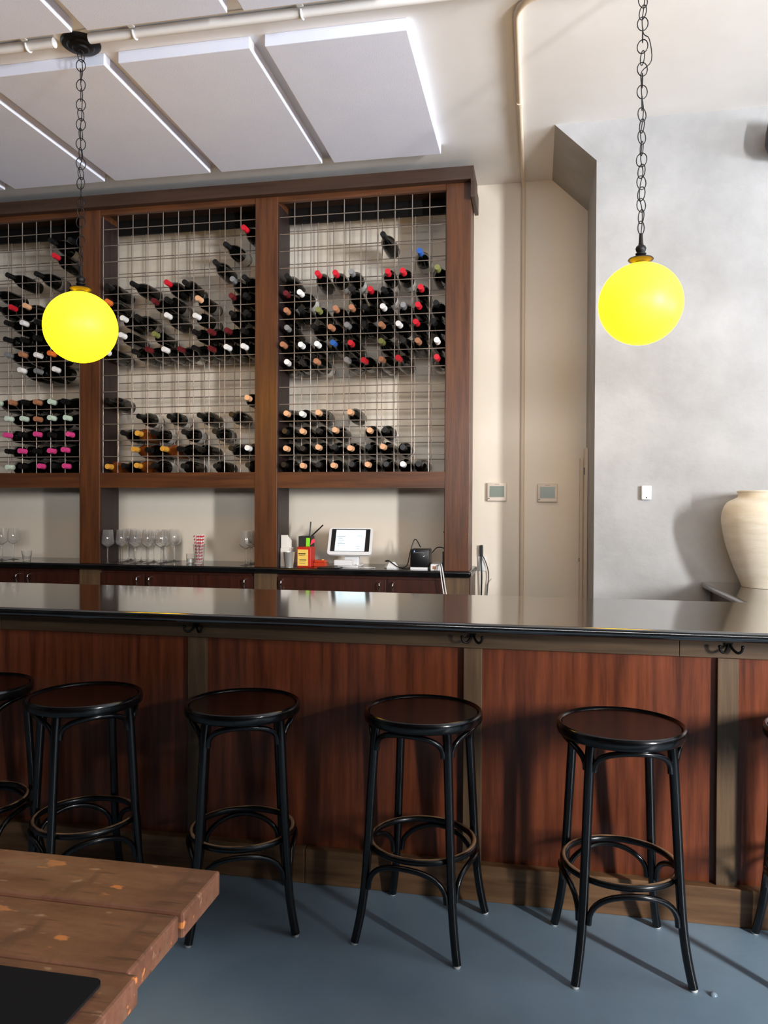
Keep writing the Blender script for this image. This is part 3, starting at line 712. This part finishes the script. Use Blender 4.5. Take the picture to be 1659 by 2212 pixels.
t = thing('matchbox_tray', 'small orange-red box lying beside the red notice box', 'box', ((a.x+b.x)/2, 4.44, ZC))
obj('case', bx(a.x+.01, b.x, 4.40, 4.47, ZC, ZC+.022, bev=.002), 'orange_red', t); obj('lid', bx(a.x+.012, b.x-.004, 4.405, 4.468, ZC+.022, ZC+.038, bev=.003), 'orange_red', t)
obj('button', lathe(B(), [(0, 0), (.008, 0), (.007, .004), (0, .005)], 12, (b.x-.022, 4.42, ZC+.038)), 'yellow_paper', t, 40)
# tablet till
tc = P(757, 1170, 4.44)
t = thing('tablet_till', 'white tablet till on a stand showing a bright screen', 'tablet stand', (tc.x, 4.48, ZC))
def tilt(bm, c, ang=-.50, yw=.06):
    m = Matrix.Translation(c) @ Matrix.Rotation(yw, 4, 'Z') @ Matrix.Rotation(ang, 4, 'X'); bmesh.ops.transform(bm, matrix=m, verts=bm.verts); return bm
def rrect(w, h, r, n=5):
    pts = []
    for sx, sy, a0 in ((1, 1, 0), (-1, 1, PI/2), (-1, -1, PI), (1, -1, 3*PI/2)):
        for i in range(n+1): a = a0+PI/2*i/n; pts.append((sx*(w/2-r)+r*math.cos(a), sy*(h/2-r)+r*math.sin(a)))
    return pts
def slab(w, h, r, y0, y1, dx=0, dz=0):
    bm = prism(B(), rrect(w, h, r), 0, 1)
    for v in bm.verts: v.co = Vector((v.co.x+dx, y0 if v.co.z < .5 else y1, v.co.y+dz))
    return bm
obj('frame', tilt(slab(.262, .176, .018, -.006, .012), tc), 'white_plastic', t, 40)
obj('bezel', tilt(slab(.230, .146, .004, -.0072, -.005, 0, .006), tc), 'black_plastic', t)
sc = obj('screen', tilt(slab(.176, .138, .002, -.0082, -.0070, 0, .004), tc), 'screen_glow', t)
bm = B()
for dx, dz, w in ((-.055, .030, .05), (.055, .033, .03), (-.06, .018, .028), (-.055, .004, .034), (-.06, -.008, .026), (-.052, -.018, .044), (-.066, -.032, .016), (.05, -.036, .028), (.05, -.050, .018)): box(bm, dx-w/2, dx+w/2, -.0088, -.0082, dz-.0012, dz+.0012)
box(bm, -.082, -.0812, -.0088, -.0082, -.045, .04)
obj('screen_text', tilt(bm, tc), 'screen_print', sc)
obj('neck', bx(tc.x-.045, tc.x+.045, 4.46, 4.50, ZC, ZC+.12, bev=.006), 'white_plastic', t)
obj('base', bx(tc.x-.07, tc.x+.055, 4.40, 4.56, ZC, ZC+.010, bev=.004), 'white_plastic', t)
obj('reader', bx(tc.x-.085, tc.x+.02, 4.385, 4.42, ZC+.010, ZC+.042, bev=.003), 'white_plastic', t)
# card reader puck
p = P(843, 1220, 4.36)
t = thing('charging_puck', 'small white faceted hub with a black cable on the counter', 'cable hub', (p.x, 4.38, ZC))
obj('body', lathe(B(), [(0, 0), (.042, 0), (.044, .006), (.020, .036), (0, .038)], 6, (p.x, 4.40, ZC)), 'white_plastic', t)
# receipt printer
a, b = P(886, 1186, 4.33), P(925, 1186, 4.33)
t = thing('receipt_printer', 'black cube receipt printer on a white base', 'printer', ((a.x+b.x)/2, 4.40, ZC))
obj('base', bx(a.x+.002, b.x-.002, 4.325, 4.44, ZC, ZC+.014, bev=.002), 'white_plastic', t)
obj('body', bx(a.x, b.x+.004, 4.33, 4.45, ZC+.014, a.z, bev=.006), 'black_plastic', t, 40)
obj('paper_slot', bx(a.x+.018, b.x-.022, 4.3285, 4.3305, a.z-.022, a.z-.0195), 'cap_silver', t)
obj('status_light', bx(a.x+.022, a.x+.027, 4.3285, 4.3305, a.z-.014, a.z-.009), 'led_blue', t)
bm = prism(B(), [(0, .002), (.004, -.002), (.012, .006), (.010, .0065), (.008, .005), (.006, .004), (.003, .003)], 0, .001); bmesh.ops.rotate(bm, verts=bm.verts, matrix=Matrix.Rotation(PI/2, 3, 'X')); bmesh.ops.translate(bm, verts=bm.verts, vec=(b.x-.03, 4.3302, a.z-.042))
obj('logo', bm, 'white_plastic', t)
# power strip with hanging white leads
p = P(935, 1222, 4.40)
t = thing('power_strip', 'white power strip at the worktop edge by the right post', 'power strip', (p.x+.02, 4.36, ZC))
obj('body', bx(p.x, p.x+.05, 4.30, 4.50, ZC, ZC+.035, bev=.003), 'white_plastic', t)
obj('socket', bx(p.x+.012, p.x+.030, 4.2985, 4.3005, ZC+.008, ZC+.024), 'cap_tan', t)
def cable(pts, r, mat, label):
    tag(obj('cable', tube(B(), smoothpath(pts, 6), r, 7), mat, smooth=70, loc=pts[0]), label, 'cable')
E_ = PF-.035
q = p.x+.05
cable([(q-.008, 4.30, ZC+.03), (q+.004, 4.275, ZC+.03), (q+.012, E_-.010, ZC), (q+.02, E_-.012, .90), (q+.034, E_-.012, .82), (q+.052, E_-.008, .74)], .0035, 'copper_cable_white', 'white cable hanging over the worktop edge, left of two')
cable([(q+.003, 4.30, ZC+.036), (q+.014, 4.275, ZC+.036), (q+.024, E_-.010, ZC), (q+.034, E_-.012, .90), (q+.048, E_-.014, .82), (q+.07, E_-.010, .73)], .0035, 'copper_cable_white', 'white cable hanging over the worktop edge, right of two')
pr_r = b.x+.006
cable([(pr_r, 4.44, ZC+.09), (pr_r+.03, 4.46, ZC+.12), (pr_r+.07, 4.48, ZC+.11), (pr_r+.075, 4.51, ZC+.05), (pr_r+.07, 4.525, ZC+.006)], .003, 'black_plastic', 'black cable looping from the printer to the right post')
cable([(a.x+.04, 4.46, ZC+.12), (a.x+.005, 4.48, ZC+.165), (a.x-.02, 4.47, ZC+.10), (a.x-.035, 4.45, ZC+.02), (a.x-.06, 4.44, ZC+.004), (a.x-.12, 4.46, ZC+.004)], .003, 'black_plastic', 'black cable arching up behind the printer')
pk = P(843, 1220, 4.36)
cable([(pk.x-.01, 4.40, ZC+.041), (pk.x-.035, 4.39, ZC+.040), (pk.x-.01, 4.375, ZC+.044), (pk.x+.04, 4.37, ZC+.012), (pk.x+.09, 4.38, ZC+.004), (pk.x+.115, 4.42, ZC+.004)], .003, 'black_plastic', 'black cable lying across the small white hub')
cable([(tc.x+.03, 4.44, ZC+.013), (tc.x+.075, 4.39, ZC+.004), (tc.x+.10, 4.36, ZC+.004), (tc.x+.13, 4.37, ZC+.004), (tc.x+.165, 4.36, ZC+.004)], .0028, 'copper_cable_white', 'white cable lying between tablet till and hub')
cable([(tc.x-.04, 4.37, ZC+.004), (tc.x+.0, 4.345, ZC+.004), (tc.x+.06, 4.335, ZC+.004), (tc.x+.10, 4.33, ZC+.004)], .0028, 'copper_cable_white', 'white cable curled in front of the tablet till base')
a2 = P(704, 1220, 4.33)
tag(obj('receipt_tray', bx(a2.x-.04, a2.x+.09, 4.285, 4.38, ZC, ZC+.006, bev=.002), 'black_plastic', loc=(a2.x, 4.33, ZC)), 'flat black tray lying in front of the tablet till', 'tray')
t = thing('router', 'slim black router with antenna standing against the right post', 'router', (-.52, 4.45, ZC))
obj('case', bx(-.526, -.509, 4.40, 4.50, ZC, ZC+.10, bev=.002), 'black_plastic', t)
obj('antenna', tube(B(), [(-.517, 4.43, ZC+.095), (-.5165, 4.43, ZC+.20), (-.522, 4.43, ZC+.215)], .004, 8), 'black_plastic', t, 60)
# adapter and cables beside the rack
t = thing('wall_adapter', 'white power adapter with black plug beside the cabinet end', 'adapter', (-.33, YB, 1.0))
obj('plug', bx(-.335, -.315, YB-.03, YB-.001, 1.02, 1.085, bev=.003), 'black_plastic', t)
obj('outlet', bx(-.345, -.30, YB-.012, YB-.001, .93, 1.02, bev=.003), 'white_plastic', t)
cable([(-.325, YB-.02, 1.02), (-.325, YB-.03, .97), (-.322, YB-.03, .9), (-.325, YB-.02, .75), (-.325, YB-.02, .5)], .005, 'black_plastic', 'thick black cable hanging straight beside the cabinet end')
cable([(-.322, YB-.024, 1.03), (-.30, YB-.03, .99), (-.282, YB-.02, .92), (-.285, YB-.02, .85), (-.292, YB-.02, .75), (-.295, YB-.02, .5)], .003, 'black_plastic', 'thin black cable curving beside the cabinet end')
cable([(-.262, YB-.006, .885), (-.285, YB-.008, .85), (-.296, YB-.006, .80), (-.305, YB-.006, .5)], .003, 'copper_cable_white', 'short white cable beside the thin black one')

# ------------------------------------------------------------------ table in the foreground
TZ = .75
tb = thing('plank_table', 'worn brown plank table in the lower left corner', 'table', (-1.3, .75, 0))
ys = [1.152, 1.018, .877, .738, .60, .462]
for i in range(5):
    e = -.487 + (.0, -.005, .010, .0, .004)[i]
    obj('plank', bx(-2.4, e, ys[i+1]+.0015, ys[i]-.0015, TZ-.038, TZ-(.0, .002, .0, .001, 0)[i], bev=.004), 'worn_plank', tb, loc=(-1.3, (ys[i]+ys[i+1])/2, TZ-.04))
for x in (-2.25, -.78): obj('batten', bx(x-.05, x+.05, .50, 1.11, TZ-.075, TZ-.038), 'worn_plank', tb)
for x in (-2.25, -.78):
    for y in (.55, 1.06): obj('leg', bx(x-.035, x+.035, y-.035, y+.035, 0, TZ-.075, bev=.004), 'worn_plank', tb)
m0 = at(226, 2122, Z=TZ)
bm = prism(B(), [(p[0]+m0.x-.21, p[1]+m0.y-.14) for p in rrect(.42, .28, .012)], TZ+.0006, TZ+.004)
tag(obj('placemat', bm, 'black_cloth', loc=(m0.x-.21, m0.y-.14, TZ)), 'black cloth placemat lying on the worn plank table', 'placemat')
pp = at(1541, 2150, Z=0)
tag(obj('water_drop', lathe(B(), [(0, .0005), (.011, .0005), (.010, .004), (.005, .008), (0, .009)], 12, (pp.x, pp.y, 0)), 'drop_grey', smooth=60, loc=(pp.x, pp.y, 0)), 'tiny clear drop on the blue-grey floor near the right stool', 'drop')
